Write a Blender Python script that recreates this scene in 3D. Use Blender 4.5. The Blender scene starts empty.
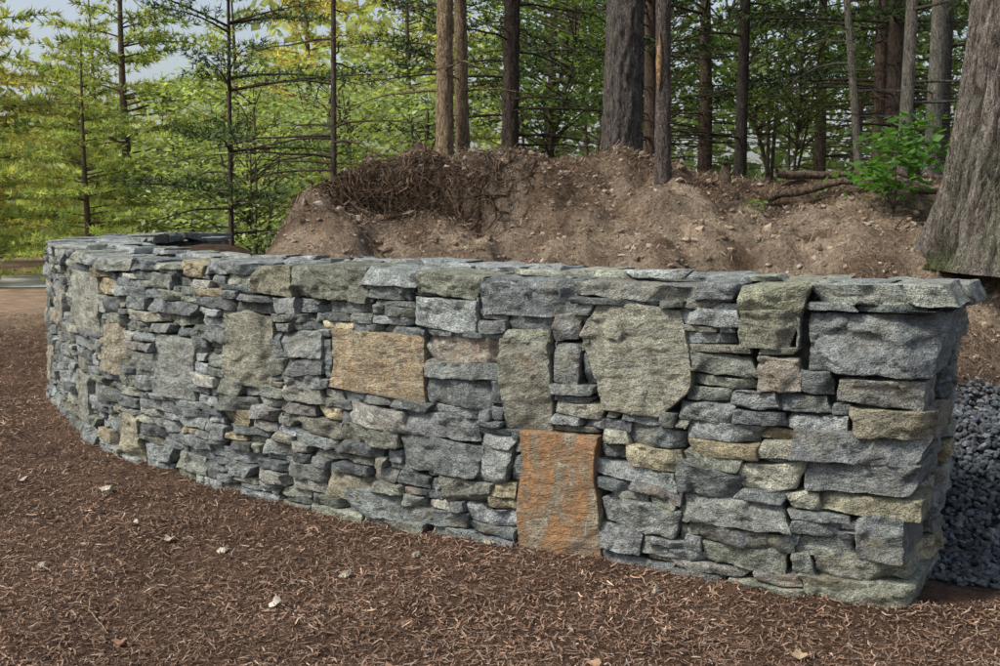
import bpy, math, numpy as np
from mathutils import Vector
rng=np.random.default_rng(7)
sc=bpy.context.scene
# ------------------------------------------------------------------ utils
def h3(ix,iy,iz,seed):
    h=(ix.astype(np.int64)*374761393+iy.astype(np.int64)*668265263+iz.astype(np.int64)*2147483647+seed*1274126177)&0xFFFFFFFF
    h=((h^(h>>13))*1274126177)&0xFFFFFFFF
    h=((h^(h>>16))*2246822519)&0xFFFFFFFF
    h=h^(h>>15)
    return (h&0xFFFFFF)/float(0xFFFFFF)
def vn(p,seed=0):
    f=np.floor(p); t=p-f; t=t*t*(3-2*t); i=f.astype(np.int64)
    r=0
    for a in (0,1):
        wx=t[...,0] if a else 1-t[...,0]
        for b in (0,1):
            wy=t[...,1] if b else 1-t[...,1]
            for c in (0,1):
                wz=t[...,2] if c else 1-t[...,2]
                r=r+wx*wy*wz*h3(i[...,0]+a,i[...,1]+b,i[...,2]+c,seed)
    return r*2-1
def fbm(p,seed=0,o=3):
    r=0;a=1;s=0
    for k in range(o):
        r=r+a*vn(p*(2**k),seed+k*17); s+=a; a*=.5
    return r/s
def P3(x,y,z=0.0):
    x=np.asarray(x,float);y=np.asarray(y,float)
    return np.stack([x,y,np.zeros_like(x)+z],-1)
def ss(x,a,b):
    t=np.clip((x-a)/(b-a),0,1); return t*t*(3-2*t)
class MB:
    def __init__(s): s.v=[];s.c=[];s.r=[];s.q=[];s.t=[];s.qm=[];s.tm=[];s.n=0
    def add(s,V,Q=None,T=None,col=(1,1,1,0),rnd=(0,0,0),mat=0):
        V=np.asarray(V,float).reshape(-1,3); n=len(V)
        s.v.append(V)
        c=np.asarray(col,float)
        if c.ndim==1:
            if len(c)==3:c=np.append(c,0)
            c=np.tile(c,(n,1))
        elif c.shape[1]==3: c=np.concatenate([c,np.zeros((n,1))],1)
        s.c.append(c); s.r.append(np.tile(np.asarray(rnd,float),(n,1)))
        if Q is not None and len(Q): s.q.append(np.asarray(Q)+s.n); s.qm.append(np.full(len(Q),mat))
        if T is not None and len(T): s.t.append(np.asarray(T)+s.n); s.tm.append(np.full(len(T),mat))
        s.n+=n
    def mesh(s,name,mats,smooth=True):
        V=np.concatenate(s.v).astype(np.float32)
        Q=np.concatenate(s.q) if s.q else np.zeros((0,4),int)
        T=np.concatenate(s.t) if s.t else np.zeros((0,3),int)
        me=bpy.data.meshes.new(name)
        me.vertices.add(len(V)); me.vertices.foreach_set('co',V.ravel())
        me.loops.add(Q.size+T.size); me.polygons.add(len(Q)+len(T))
        me.loops.foreach_set('vertex_index',np.concatenate([Q.ravel(),T.ravel()]).astype(np.int32))
        st=np.concatenate([np.arange(len(Q))*4,Q.size+np.arange(len(T))*3]).astype(np.int32)
        me.polygons.foreach_set('loop_start',st)
        mi=np.concatenate((s.qm if s.q else [])+(s.tm if s.t else [])).astype(np.int32)
        me.polygons.foreach_set('material_index',mi)
        me.polygons.foreach_set('use_smooth',np.full(len(mi),smooth))
        a=me.attributes.new('Col','FLOAT_COLOR','POINT'); a.data.foreach_set('color',np.concatenate(s.c).astype(np.float32).ravel())
        a=me.attributes.new('Rnd','FLOAT_VECTOR','POINT'); a.data.foreach_set('vector',np.concatenate(s.r).astype(np.float32).ravel())
        for m in mats: me.materials.append(m)
        me.update(calc_edges=True); me.validate()
        return me
    def obj(s,name,mats,smooth=True):
        o=bpy.data.objects.new(name,s.mesh(name,mats,smooth)); sc.collection.objects.link(o); return o
def inst(name,me,loc,rot=0,scale=1):
    o=bpy.data.objects.new(name,me); sc.collection.objects.link(o)
    o.location=loc; o.rotation_euler=(0,0,rot); o.scale=(scale,)*3 if not hasattr(scale,'__len__') else scale
    return o
def gridq(n,m,off=0):
    i=np.arange(n-1)[:,None]*m+np.arange(m-1)[None,:]
    return np.stack([i,i+m,i+m+1,i+1],-1).reshape(-1,4)+off
def tube(pts,rad,sides=6,ring_noise=None):
    pts=np.asarray(pts,float); n=len(pts); rad=np.asarray(rad,float)
    t=np.gradient(pts,axis=0); t/=np.linalg.norm(t,axis=1)[:,None]+1e-9
    ref=np.where(np.abs(t[:,2:3])>.9,np.array([[1.,0,0]]),np.array([[0,0,1.]]))
    a=np.cross(t,ref); a/=np.linalg.norm(a,axis=1)[:,None]+1e-9
    b=np.cross(t,a)
    th=np.linspace(0,2*np.pi,sides,endpoint=False)
    R=rad[:,None]*np.ones(sides)[None]
    if ring_noise is not None: R=R+ring_noise(pts,th,a,b)
    V=pts[:,None,:]+R[...,None]*(np.cos(th)[None,:,None]*a[:,None,:]+np.sin(th)[None,:,None]*b[:,None,:])
    i=np.arange(n-1)[:,None]*sides; j=np.arange(sides)[None]; k=(np.arange(sides)+1)%sides
    Q=np.stack([i+j,i+k[None],i+sides+k[None],i+sides+j],-1).reshape(-1,4)
    return V.reshape(-1,3),Q
# ------------------------------------------------------------------ materials
def newmat(name):
    m=bpy.data.materials.new(name); m.use_nodes=True; nt=m.node_tree; nt.nodes.clear(); return m,nt
class N:
    def __init__(s,nt): s.nt=nt
    def __call__(s,typ,**kw):
        n=s.nt.nodes.new(typ)
        for k,v in kw.items(): setattr(n,k,v)
        return n
    def link(s,a,b): s.nt.links.new(a,b)
    def noise(s,vec,scale,detail=4,rough=.55,dist=0):
        n=s('ShaderNodeTexNoise'); n.inputs['Scale'].default_value=scale; n.inputs['Detail'].default_value=detail
        n.inputs['Roughness'].default_value=rough; n.inputs['Distortion'].default_value=dist
        if vec is not None: s.link(vec,n.inputs['Vector'])
        return n.outputs['Fac']
    def mr(s,v,a,b,c,d):
        n=s('ShaderNodeMapRange'); s.link(v,n.inputs[0])
        for i,x in enumerate((a,b,c,d)): n.inputs[i+1].default_value=x
        return n.outputs[0]
    def mapping(s,vec,scale,rot=(0,0,0)):
        n=s('ShaderNodeMapping'); s.link(vec,n.inputs['Vector']); n.inputs['Scale'].default_value=scale; n.inputs['Rotation'].default_value=rot
        return n.outputs[0]
    def math(s,op,a,b):
        n=s('ShaderNodeMath',operation=op)
        for i,x in enumerate((a,b)):
            if hasattr(x,'links'): s.link(x,n.inputs[i])
            else: n.inputs[i].default_value=x
        return n.outputs[0]
    def vmath(s,op,a,b):
        n=s('ShaderNodeVectorMath',operation=op)
        for i,x in enumerate((a,b)):
            if hasattr(x,'links'): s.link(x,n.inputs[i])
            else: n.inputs[i].default_value=x
        return n.outputs[0]
    def scale(s,v,f):
        n=s('ShaderNodeVectorMath',operation='SCALE'); s.link(v,n.inputs[0])
        if hasattr(f,'links'): s.link(f,n.inputs['Scale'])
        else: n.inputs['Scale'].default_value=f
        return n.outputs[0]
    def mix(s,f,a,b,mode='MIX'):
        n=s('ShaderNodeMix',data_type='RGBA',blend_type=mode)
        for k,x in ((0,f),(6,a),(7,b)):
            if hasattr(x,'links'): s.link(x,n.inputs[k])
            else: n.inputs[k].default_value=x if k==0 else (*x,1)
        return n.outputs[2]
    def bump(s,h,strength,dist,norm=None):
        n=s('ShaderNodeBump'); n.inputs['Strength'].default_value=strength; n.inputs['Distance'].default_value=dist
        s.link(h,n.inputs['Height'])
        if norm is not None: s.link(norm,n.inputs['Normal'])
        return n.outputs[0]
    def out(s,col,rough,norm=None,spec=.3,trans=0,tcol=None):
        p=s('ShaderNodeBsdfPrincipled'); o=s('ShaderNodeOutputMaterial')
        if hasattr(col,'links'): s.link(col,p.inputs['Base Color'])
        else: p.inputs['Base Color'].default_value=(*col,1)
        if hasattr(rough,'links'): s.link(rough,p.inputs['Roughness'])
        else: p.inputs['Roughness'].default_value=rough
        p.inputs['Specular IOR Level'].default_value=spec
        if norm is not None: s.link(norm,p.inputs['Normal'])
        if trans:
            t=s('ShaderNodeBsdfTranslucent'); mx=s('ShaderNodeMixShader'); mx.inputs[0].default_value=trans
            s.link(tcol if tcol is not None else col,t.inputs['Color']); s.link(p.outputs[0],mx.inputs[1]); s.link(t.outputs[0],mx.inputs[2])
            s.link(mx.outputs[0],o.inputs[0])
        else: s.link(p.outputs[0],o.inputs[0])
def attr(n,name):
    a=n('ShaderNodeAttribute'); a.attribute_name=name; return a
def stone_mat():
    m,nt=newmat('dry_stone'); n=N(nt)
    a=attr(n,'Col'); r=attr(n,'Rnd'); tc=n('ShaderNodeTexCoord').outputs['Object']
    v=n.vmath('ADD',tc,n.scale(r.outputs['Vector'],20))
    vr=n('ShaderNodeVectorRotate',rotation_type='AXIS_ANGLE'); n.link(v,vr.inputs['Vector']); vr.inputs['Axis'].default_value=(.3,1,0)
    sx=n('ShaderNodeSeparateXYZ'); n.link(r.outputs['Vector'],sx.inputs[0])
    n.link(n.mr(sx.outputs[0],0,1,-.45,.45),vr.inputs['Angle'])
    vs=n.scale(v,n.mr(sx.outputs[1],0,1,.6,1.35))
    fol=n.noise(n.mapping(vr.outputs[0],(8,8,32)),1,4,.7,1.2)
    blot=n.noise(vs,9,4,.7,0); grain=n.noise(v,190,0,.6); med=n.noise(vs,42,4,.78)
    c=n.mix(1,a.outputs['Color'],n.mr(blot,.3,.72,.55,1.5),'MULTIPLY')
    folc=n.mix(sx.outputs[2],(1,1,1),n.mr(fol,.32,.68,.55,1.5)); c=n.mix(1,c,folc,'MULTIPLY')
    c=n.mix(1,c,n.mr(med,.3,.7,.58,1.48),'MULTIPLY')
    c=n.mix(1,c,n.mr(grain,.3,.7,.62,1.4),'MULTIPLY')
    tanm=n.math('MULTIPLY',n.mr(n.noise(v,5,3,.7,0),.52,.66,0,.6),n.mr(sx.outputs[0],.3,1,0,1))
    c=n.mix(tanm,c,n.mix(1,(.22,.195,.125),n.mr(med,.3,.7,.6,1.5),'MULTIPLY'))
    ru=n.noise(n.mapping(v,(9,9,3.5)),1,4,.74,.9)
    rm=n.math('MULTIPLY',n.mr(ru,.38,.54,0.0,1),a.outputs['Alpha'])
    rc=n.mix(n.mr(ru,.46,.62,0,1),(.19,.135,.085),n.mix(n.mr(med,.35,.62,0,1),(.24,.12,.05),(.40,.235,.12)))
    c=n.mix(rm,c,rc)
    li=n.math('MULTIPLY',n.mr(n.noise(vs,22,4,.82),.55,.64,0,.75),n.mr(sx.outputs[1],.1,1,.05,1))
    c=n.mix(li,c,(.34,.365,.34))
    dk=n.math('MULTIPLY',n.mr(fol,.44,.34,0,.8),n.mr(sx.outputs[2],0,.9,1,.1))
    c=n.mix(dk,c,(.045,.05,.05))
    h=n.math('ADD',n.math('MULTIPLY',fol,.9),n.math('ADD',n.math('MULTIPLY',med,1.),n.math('MULTIPLY',grain,.2)))
    n.out(c,n.mr(med,.3,.7,.6,.95),n.bump(h,1,.018),.3); return m
def ground_mat():
    m,nt=newmat('ground_soil'); n=N(nt); a=attr(n,'Col'); tc=n('ShaderNodeTexCoord').outputs['Object']
    b=n.noise(tc,3,3,.6); g=n.noise(tc,38,5,.75); f=n.noise(tc,160,1,.7)
    c=n.mix(1,a.outputs['Color'],n.mr(b,.3,.7,.65,1.35),'MULTIPLY')
    c=n.mix(1,c,n.mr(g,.3,.7,.4,1.6),'MULTIPLY')
    c=n.mix(1,c,n.mr(f,.3,.7,.65,1.35),'MULTIPLY')
    h=n.math('ADD',g,n.math('MULTIPLY',f,.4))
    n.out(c,.95,n.bump(h,1,.05),.1); return m
def attr_mat(name,rough=.9,spec=.15,ns=60,lo=.6,hi=1.4,trans=0,bump=0,tc_=(1.5,1.6,.6)):
    m,nt=newmat(name); n=N(nt); a=attr(n,'Col'); tc=n('ShaderNodeTexCoord').outputs['Object']
    f=n.noise(tc,ns,1,.6)
    c=n.mix(1,a.outputs['Color'],n.mr(f,.3,.7,lo,hi),'MULTIPLY')
    tcn=None
    if trans: tcn=n.mix(1,c,tc_,'MULTIPLY')
    n.out(c,rough,n.bump(f,.6,bump) if bump else None,spec,trans,tcn); return m
def bark_mat():
    m,nt=newmat('bark'); n=N(nt); a=attr(n,'Col'); tc=n('ShaderNodeTexCoord').outputs['Object']
    f=n.noise(n.mapping(tc,(42,42,12)),1,4,.75,1.2); g=n.noise(tc,90,2,.7); b=n.noise(tc,4,2)
    c=n.mix(1,a.outputs['Color'],n.mr(f,.36,.62,.30,1.6),'MULTIPLY')
    c=n.mix(1,c,n.mr(g,.3,.7,.6,1.4),'MULTIPLY')
    c=n.mix(n.mr(b,.58,.75,0,.3),c,(.2,.22,.17))
    h=n.math('ADD',f,n.math('MULTIPLY',g,.35))
    n.out(c,.95,n.bump(h,1,.05),.1); return m
M_stone=stone_mat(); M_ground=ground_mat(); M_bark=bark_mat()
M_core=attr_mat('wall_core_dark',.95,.1,30,.5,1.3,bump=.03)
M_mulch=attr_mat('mulch_fibre',.9,.15,90,.7,1.3)
M_gravel=attr_mat('gravel_stone',.75,.3,80,.6,1.4,bump=.003)
M_needle=attr_mat('needles',.6,.2,1.3,.6,1.45,trans=.4)
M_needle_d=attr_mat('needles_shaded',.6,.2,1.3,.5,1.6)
M_leaf=attr_mat('broad_leaf',.5,.3,2.0,.7,1.35,trans=.4)
M_dry=attr_mat('dry_leaf',.8,.2,60,.75,1.25,trans=.1,tc_=(1,1,1))
M_pave=attr_mat('asphalt',.9,.2,40,.85,1.15)
# ------------------------------------------------------------------ wall path
ctrl=np.array([(1.525,3.89),(.98,4.12),(.43,4.42),(-.314,4.85),(-1.154,5.42),(-1.75,5.9),(-2.32,6.5),(-2.98,7.5),(-3.5,8.5),(-3.83,9.5),(-3.95,10.5),(-3.75,11.4),(-3.2,12.1)])
def catmull(C,k=24):
    C=np.vstack([2*C[0]-C[1],C,2*C[-1]-C[-2]]); out=[]
    for i in range(1,len(C)-2):
        t=np.linspace(0,1,k,endpoint=False)[:,None]
        p0,p1,p2,p3=C[i-1],C[i],C[i+1],C[i+2]
        out.append(.5*((2*p1)+(-p0+p2)*t+(2*p0-5*p1+4*p2-p3)*t**2+(-p0+3*p1-3*p2+p3)*t**3))
    out.append(C[-2][None]); return np.vstack(out)
path=catmull(ctrl); seg=np.linalg.norm(np.diff(path,axis=0),axis=1); cum=np.concatenate([[0],np.cumsum(seg)]); LEN=cum[-1]
tan=np.gradient(path,axis=0); tan/=np.linalg.norm(tan,axis=1)[:,None]
T0=tan[0].copy()
def ppos(s):
    e=np.minimum(s,0)
    return np.stack([np.interp(s,cum,path[:,0])+e*T0[0],np.interp(s,cum,path[:,1])+e*T0[1]],-1)
def ptan(s):
    t=np.stack([np.interp(s,cum,tan[:,0]),np.interp(s,cum,tan[:,1])],-1); return t/np.linalg.norm(t,axis=-1,keepdims=True)
def map_wall(s,z,d):
    p=ppos(s); t=ptan(s); nrm=np.stack([-t[...,1],t[...,0]],-1)
    dd=d+(1.2-z)*.035
    q=p+nrm*dd[...,None]; return np.stack([q[...,0],q[...,1],z],-1)
E=np.array([.50,.866]); EN=np.array([.866,-.50]); C0=path[0]; THK=.70
def map_end(s,z,d):
    q=C0[None]+E[None]*s[...,None]+EN[None]*(d+.05*z-.01)[...,None]
    return np.stack([q[...,0],q[...,1],z],-1)
def map_quoin(s,z,d):
    lean=(.05*z-.01)*np.clip(1-s/.45,0,1)
    q=C0[None]+T0[None]*s[...,None]-E[None]*(d+(1.2-z)*.035)[...,None]-T0[None]*lean[...,None]
    return np.stack([q[...,0],q[...,1],z],-1)
# ------------------------------------------------------------------ stones
PAL=[(.155,.178,.182),(.20,.222,.222),(.11,.128,.133),(.19,.205,.17),(.25,.255,.21),(.165,.182,.165),(.30,.305,.275),(.28,.25,.17),(.215,.24,.245),(.14,.16,.162)]
PW=np.array([.20,.16,.14,.11,.055,.12,.035,.04,.075,.09]); PW/=PW.sum()
def lin(h,r,n):
    r=min(r,h*.4); e=h-r*np.array([0,.35,1.])
    k=max(2,int(n)); mid=np.linspace(-e[2],e[2],k)
    return np.concatenate([-e[:2],mid,e[:2][::-1]])
def stone(mb,cx,cy,cz,a,b,c,fn,res=.012,col=None,rust=0,seed=None,poly=None,back=True,jit=1.,rough=1.,r=None,warp=True,facets=None):
    g=np.random.default_rng(seed if seed is not None else rng.integers(1<<30))
    if r is None: r=g.uniform(.0015,.005)
    X=lin(a,r,2*a/res);Y=lin(b,r,2*b/res);Z=lin(c,r,2*c/max(res*2,.02))
    parts=[]
    def face(A,B,f):
        AA,BB=np.meshgrid(A,B,indexing='ij'); parts.append((f(AA,BB),len(A),len(B)))
    face(X,Y,lambda p,q:np.stack([p,q,0*p+c],-1))
    face(X,Z,lambda p,q:np.stack([p,0*p+b,q],-1)); face(X,Z,lambda p,q:np.stack([p,0*p-b,q],-1))
    face(Y,Z,lambda p,q:np.stack([0*p+a,p,q],-1)); face(Y,Z,lambda p,q:np.stack([0*p-a,p,q],-1))
    if back: face(X,Y,lambda p,q:np.stack([p,q,0*p-c],-1))
    V=np.concatenate([p[0].reshape(-1,3) for p in parts]); Q=[];off=0
    for p in parts: Q.append(gridq(p[1],p[2],off)); off+=p[1]*p[2]
    Q=np.concatenate(Q)
    h=np.array([a,b,c]); rr=np.minimum(r,h*.4)
    core=np.clip(V,-(h-rr),h-rr); d=V-core; L=np.linalg.norm(d/rr,axis=1)[:,None]; dn=np.where(L>0,d/rr/np.maximum(L,1e-6),0)
    V2=core+dn*rr
    u=V[:,0]/a; v=V[:,1]/b
    if poly is not None:
        pa=np.asarray(poly,float)
        m=np.maximum(np.abs(u),np.abs(v)); ang=np.arctan2(v,u)
        pang=np.arctan2(pa[:,1],pa[:,0]); o=np.argsort(pang); pa=pa[o];pang=pang[o]
        rad=np.zeros_like(ang); n=len(pa)
        for i in range(n):
            p0=pa[i];p1=pa[(i+1)%n]; a0=pang[i];a1=pang[(i+1)%n]
            w=(a1-a0)%(2*np.pi); msk=((ang-a0)%(2*np.pi))<=w
            dx,dy=np.cos(ang[msk]),np.sin(ang[msk]); ex,ey=p1-p0
            rad[msk]=(p0[0]*ey-p0[1]*ex)/(dx*ey-dy*ex)
        V2[:,0]=rad*np.cos(ang)*m*a; V2[:,1]=rad*np.sin(ang)*m*b
    else:
        jx=g.uniform(-1,1,(2,2))*min(.026,a*.30)*jit; jy=g.uniform(-1,1,(2,2))*min(.013,b*.28)*jit
        w00=(1-u)*(1-v)/4;w10=(1+u)*(1-v)/4;w01=(1-u)*(1+v)/4;w11=(1+u)*(1+v)/4
        V2[:,0]+=w00*jx[0,0]+w10*jx[1,0]+w01*jx[0,1]+w11*jx[1,1]
        V2[:,1]+=w00*jy[0,0]+w10*jy[1,0]+w01*jy[0,1]+w11*jy[1,1]
    sd=g.uniform(0,1000,3); wz=np.clip((V[:,2]+c)/(2*c),0,1)**2
    q=V2+sd
    n1=fbm(q*36,5,2)*.003
    K=int(np.clip(4*a*b/.0024,3,24)); sx=g.uniform(-a,a,K); sy=g.uniform(-b,b,K)
    wxy=V2[:,:2]+np.stack([vn(q*25,41),vn(q*25,42)],-1)*.007
    dd=((wxy[:,0:1]-sx[None])*.55)**2+((wxy[:,1:2]-sy[None]))**2
    kk=np.argmin(dd,1); po=g.uniform(-.008,.008,K)*rough; px=g.normal(0,.09,K)*rough; py=g.normal(0,.17,K)*rough
    V2[:,2]+=wz*(po[kk]+px[kk]*(V2[:,0]-sx[kk])+py[kk]*(V2[:,1]-sy[kk]))
    for k in range(g.integers(2,6) if facets is None else facets):
        th=g.uniform(0,2*np.pi); ext=abs(a*math.cos(th))+abs(b*math.sin(th)); t=ext*g.uniform(.25,.92); sl=g.uniform(.15,1.0)
        V2[:,2]-=wz*np.minimum(np.maximum(0,V2[:,0]*math.cos(th)+V2[:,1]*math.sin(th)-t)*sl,.028*rough)
    V2[:,2]+=wz*(V2[:,0]*g.uniform(-.06,.06)+V2[:,1]*g.uniform(-.16,.16))*rough
    st=np.round(vn(q*np.array([4,40,4])+n1[:,None]*60,9)*2.5)/2.5*.0035
    amp=rough*min(1,b/.03)
    V2=V2+dn*((n1+st)*amp)[:,None]
    tri=lambda s_:(np.abs(((s_)%1)*2-1)-.5)
    e=np.stack([vn(q*np.array([3,18,18]),21)*.005+tri(q[:,1]*17)*.004,vn(q*np.array([12,3,12]),22)*.005+tri(q[:,0]*7+q[:,2]*4)*.005,0*n1],-1)*min(1,b/.035)*min(rough,1); V2=V2+e
    s=cx+V2[:,0]; z=cy+V2[:,1]
    if warp:
        z=z+wz_warp(s,z); s=s+ws_warp(s,z)
    W=fn(s,z,cz+V2[:,2])
    if col is None:
        col=np.array(PAL[g.choice(len(PAL),p=PW)])*g.uniform(.68,1.30)+g.uniform(-.003,.003,3)
        if rust==0 and g.random()<.05: rust=g.uniform(.15,.45)
    col=np.clip(np.append(np.array(col)[:3],rust),.0,1)
    mb.add(W,Q,col=col,rnd=g.uniform(0,1,3))
def wz_warp(s,z):
    k=np.clip(np.minimum(z/.15,(1.08-z)/.2),0,1)*np.clip(s/.5,0,1)
    return (.020*vn(P3(s*1.6,z*2.5),31)+.006*vn(P3(s*6,z*6),32))*k
def ws_warp(s,z):
    k=np.clip(s/.5,0,1)
    return (.026*vn(P3(s*3,z*5),33))*k
mb=MB()
G=.015; NZ=80
def pack(L0,L1,occ_rects,fn,fine_to):
    nx=int(round((L1-L0)/G)); occ=np.zeros((nx,NZ),bool)
    for (s0,s1,z0,z1) in occ_rects:
        i0=max(0,int(round((s0-L0)/G)));i1=min(nx,int(round((s1-L0)/G)))
        if i1>i0: occ[i0:i1,max(0,int(round(z0/G))):min(NZ,int(round(z1/G)))]=True
    out=[]
    for j in range(NZ):
        i=0
        while i<nx:
            if occ[i,j]: i+=1; continue
            e=i
            while e<nx and not occ[e,j]: e+=1
            run=e-i
            left_part=(L0+i*G)>1.9
            if left_part: hh=int(rng.choice([2,3,4,5,6,7],p=[.14,.30,.26,.17,.09,.04]))
            else: hh=int(rng.choice([2,3,4,5,6,7,8],p=[.09,.20,.25,.22,.13,.07,.04]))
            if i>0 and occ[i-1,j]:
                t=j
                while t<NZ and occ[i-1,t] and t-j<10: t+=1
                if 2<=t-j<=(6 if left_part else 8) and rng.random()<.58: hh=t-j
            w=int(max(7,hh*rng.uniform(2.0,5.6),rng.uniform(7,18)))
            if rng.random()<.10: w=int(max(4,hh*rng.uniform(.9,1.5)))
            w=min(w,28 if left_part else 32)
            if run-w<8: w=run if run<32 else run//2
            k=1
            while j+k<NZ and k<hh+4 and not occ[i:i+w,j+k].any(): k+=1
            H=min(hh,k)
            if k-H<2 and k<hh+4: H=k
            if w<=6 and run<=6:
                t=H
                while j+t<NZ and t<9 and not occ[i:i+w,j+t].any() and (i==0 or occ[i-1,j+t]) and (i+w>=nx or occ[i+w,j+t]): t+=1
                H=max(H,t)
            occ[i:i+w,j:j+H]=True; out.append((L0+i*G,L0+(i+w)*G,j*G,(j+H)*G)); i+=w
    for (s0,s1,z0,z1) in out:
        w=s1-s0;h=z1-z0
        gap=rng.uniform(.0005,.0032)
        dep=.10; pr=rng.normal(0,.014)
        if w<.05 or h<.022: pr-=.018
        res=(.0095 if s0<4.5 else .012) if (s0<fine_to) else .03
        stone(mb,(s0+s1)/2,(z0+z1)/2,-dep+pr,w/2-gap,h/2-gap,dep,fn,res=res,back=False)
    return len(out)
TOP=1.2
rects=[];rectsE=[]
zq=0
qh=[.105,.09,.165,.075,.12,.105,.105,.105]
qcol=[(.20,.215,.175),(.215,.22,.185),(.14,.158,.16),(.21,.21,.155),(.15,.165,.165),(.13,.145,.148),(.22,.21,.155),(.20,.205,.195)]
longs=[.39,.36,.21,.33,.42,.45,.24,.30]
for i,h in enumerate(qh):
    L=longs[i]; D=.27 if i%2 else .42
    off_=rng.uniform(-.03,.02)
    stone(mb,L/2-off_/2,zq+h/2,-D/2+rng.uniform(-.012,.015),L/2+off_/2-.003,h/2-.0015,D/2,map_quoin,res=.0095,col=np.array(qcol[i])*rng.uniform(.85,1.1),warp=False,jit=1.0,seed=100+i,rough=1.2)
    rects.append((0,L,zq,zq+h)); rectsE.append((0,D,zq,zq+h)); zq+=h
stone(mb,.205,.99,-.2,.215,.117,.21,map_quoin,res=.0095,col=(.155,.175,.180),warp=False,seed=55,rough=1.5,facets=7)
rects.append((0,.42,.87,1.11)); rectsE.append((0,.40,.87,1.11))
F=[
 (1.22,1.605,0,.54,(.25,.225,.17),1.0,None,.35),
 (.85,1.325,.645,1.11,(.27,.275,.225),.05,[(-.85,.9),(-.1,1.0),(.72,.97),(1.0,.35),(.78,-.35),(.55,-.98),(-.5,-.98),(-.92,-.45),(-1.0,.3)],.6),
 (2.10,2.64,.615,.90,(.30,.265,.185),.35,None,.5),
 (1.455,1.695,.54,.915,(.19,.20,.17),.12,None,.6),
 (3.045,3.42,.57,.975,(.20,.205,.165),.05,[(-.95,.85),(.1,1.0),(.95,.8),(1.0,-.5),(.8,-1),(-.7,-.97),(-1,-.3)],.6),
 (3.675,4.095,.435,.78,(.22,.24,.225),.0,None,.6),
 (4.89,5.55,.69,1.08,(.24,.255,.22),.05,[(-.9,.9),(.9,1.0),(1,-.4),(.5,-1),(-.8,-.9),(-1,.2)],.6),
 (4.245,4.485,.045,.285,(.25,.24,.18),.05,None,.7),
 (4.46,4.83,.49,.79,(.25,.235,.18),.1,None,.7),
 (5.1,5.5,.12,.42,(.22,.23,.20),.0,None,.7),
 (1.83,2.175,.945,1.095,(.30,.34,.335),.0,None,.8),
 (1.815,2.235,.315,.465,(.13,.145,.145),.0,None,1.1),
 (.435,.66,.96,1.11,(.19,.20,.155),.1,None,1.1),
 (.42,.60,.80,.93,(.24,.23,.19),.15,None,1),
 (.87,1.17,.18,.30,(.185,.205,.195),.0,None,1.1),
 (.45,.84,.27,.375,(.18,.195,.185),.0,None,1.1),
 (.63,.87,.375,.495,(.12,.138,.14),.0,None,1.1),
 (1.74,1.98,.18,.30,(.19,.205,.18),.1,None,1.1),
 (1.65,1.815,.30,.45,(.20,.22,.215),.0,None,1.1),
 (2.40,2.67,.12,.24,(.22,.215,.16),.1,None,1),
 (2.20,2.52,.06,.18,(.16,.185,.185),0,None,1.1),
 (.57,.84,.54,.60,(.25,.23,.15),.15,None,1.),(.84,1.08,.45,.525,(.25,.24,.17),.1,None,1.),
 (1.32,1.44,.75,.93,(.16,.175,.17),0,None,1.),
 (2.70,3.0,.75,.885,(.19,.21,.205),0,None,1.),
 (5.9,6.25,.6,.9,(.22,.22,.2),.1,None,.7),(6.6,7.0,.2,.5,(.23,.21,.17),.1,None,.7),
]
for i,(s0,s1,z0,z1,col,ru,po,ro) in enumerate(F):
    s0,s1,z0,z1=[round(x/G)*G for x in (s0,s1,z0,z1)]
    stone(mb,(s0+s1)/2,(z0+z1)/2,-.1+(.012 if i else .004),(s1-s0)/2-.001,(z1-z0)/2-.001,.1,map_wall,res=.0095,col=col,rust=ru,seed=500+i,poly=po,back=False,rough=ro,facets=3 if ro<.8 else None)
    if po is None: rects.append((s0,s1,z0,z1))
    else: rects.append((s0+.045,s1-.045,z0+.03,z1-.015))
capdef=[(-.03,.405,.06),(.405,.66,.09),(.66,.84,.06),(.84,1.35,.075),(1.35,1.815,.15),(1.815,2.16,.09),(2.16,2.46,.06),(2.46,2.90,.15),(2.90,3.21,.15),(3.21,3.60,.06),(3.60,3.84,.09)]
ccol={0:(.21,.23,.205),1:(.20,.21,.155),2:(.17,.19,.195),3:(.18,.195,.18),4:(.145,.165,.17),5:(.18,.195,.155),6:(.24,.27,.27),7:(.15,.16,.13),8:(.165,.165,.12),9:(.19,.215,.215),10:(.26,.24,.16)}
s=3.84
while s<LEN-.05:
    w=min(round(rng.uniform(.22,.5)/G)*G,LEN-s); 
    if LEN-s-w<.2: w=LEN-s
    capdef.append((s,s+w,rng.choice([.045,.06,.075,.09]))); s+=w
for i,(s0,s1,h) in enumerate(capdef):
    top=TOP+rng.uniform(-.014,.012)
    if i in(0,):top=1.205
    d=rng.uniform(.32,.46); oh=rng.uniform(-.005,.024)
    if h>.14: oh=rng.uniform(0,.015)
    if i==0: oh=.012
    f=map_quoin if i==0 else map_wall
    col=ccol.get(i); 
    if col is None: col=np.array(PAL[rng.choice(len(PAL),p=PW)])*1.2
    stone(mb,(s0+s1)/2,(top+TOP-h)/2,oh-d/2,(s1-s0)/2-.001,(top-TOP+h)/2+.001,d/2,f,res=.0095 if s0<8 else .02,col=col,warp=False,seed=900+i,jit=1.4,rough=1.2,rust=.15 if i in(3,10) else 0)
    rects.append((s0,s1,TOP-h,TOP+.1))
s=-.03
i=0
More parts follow.
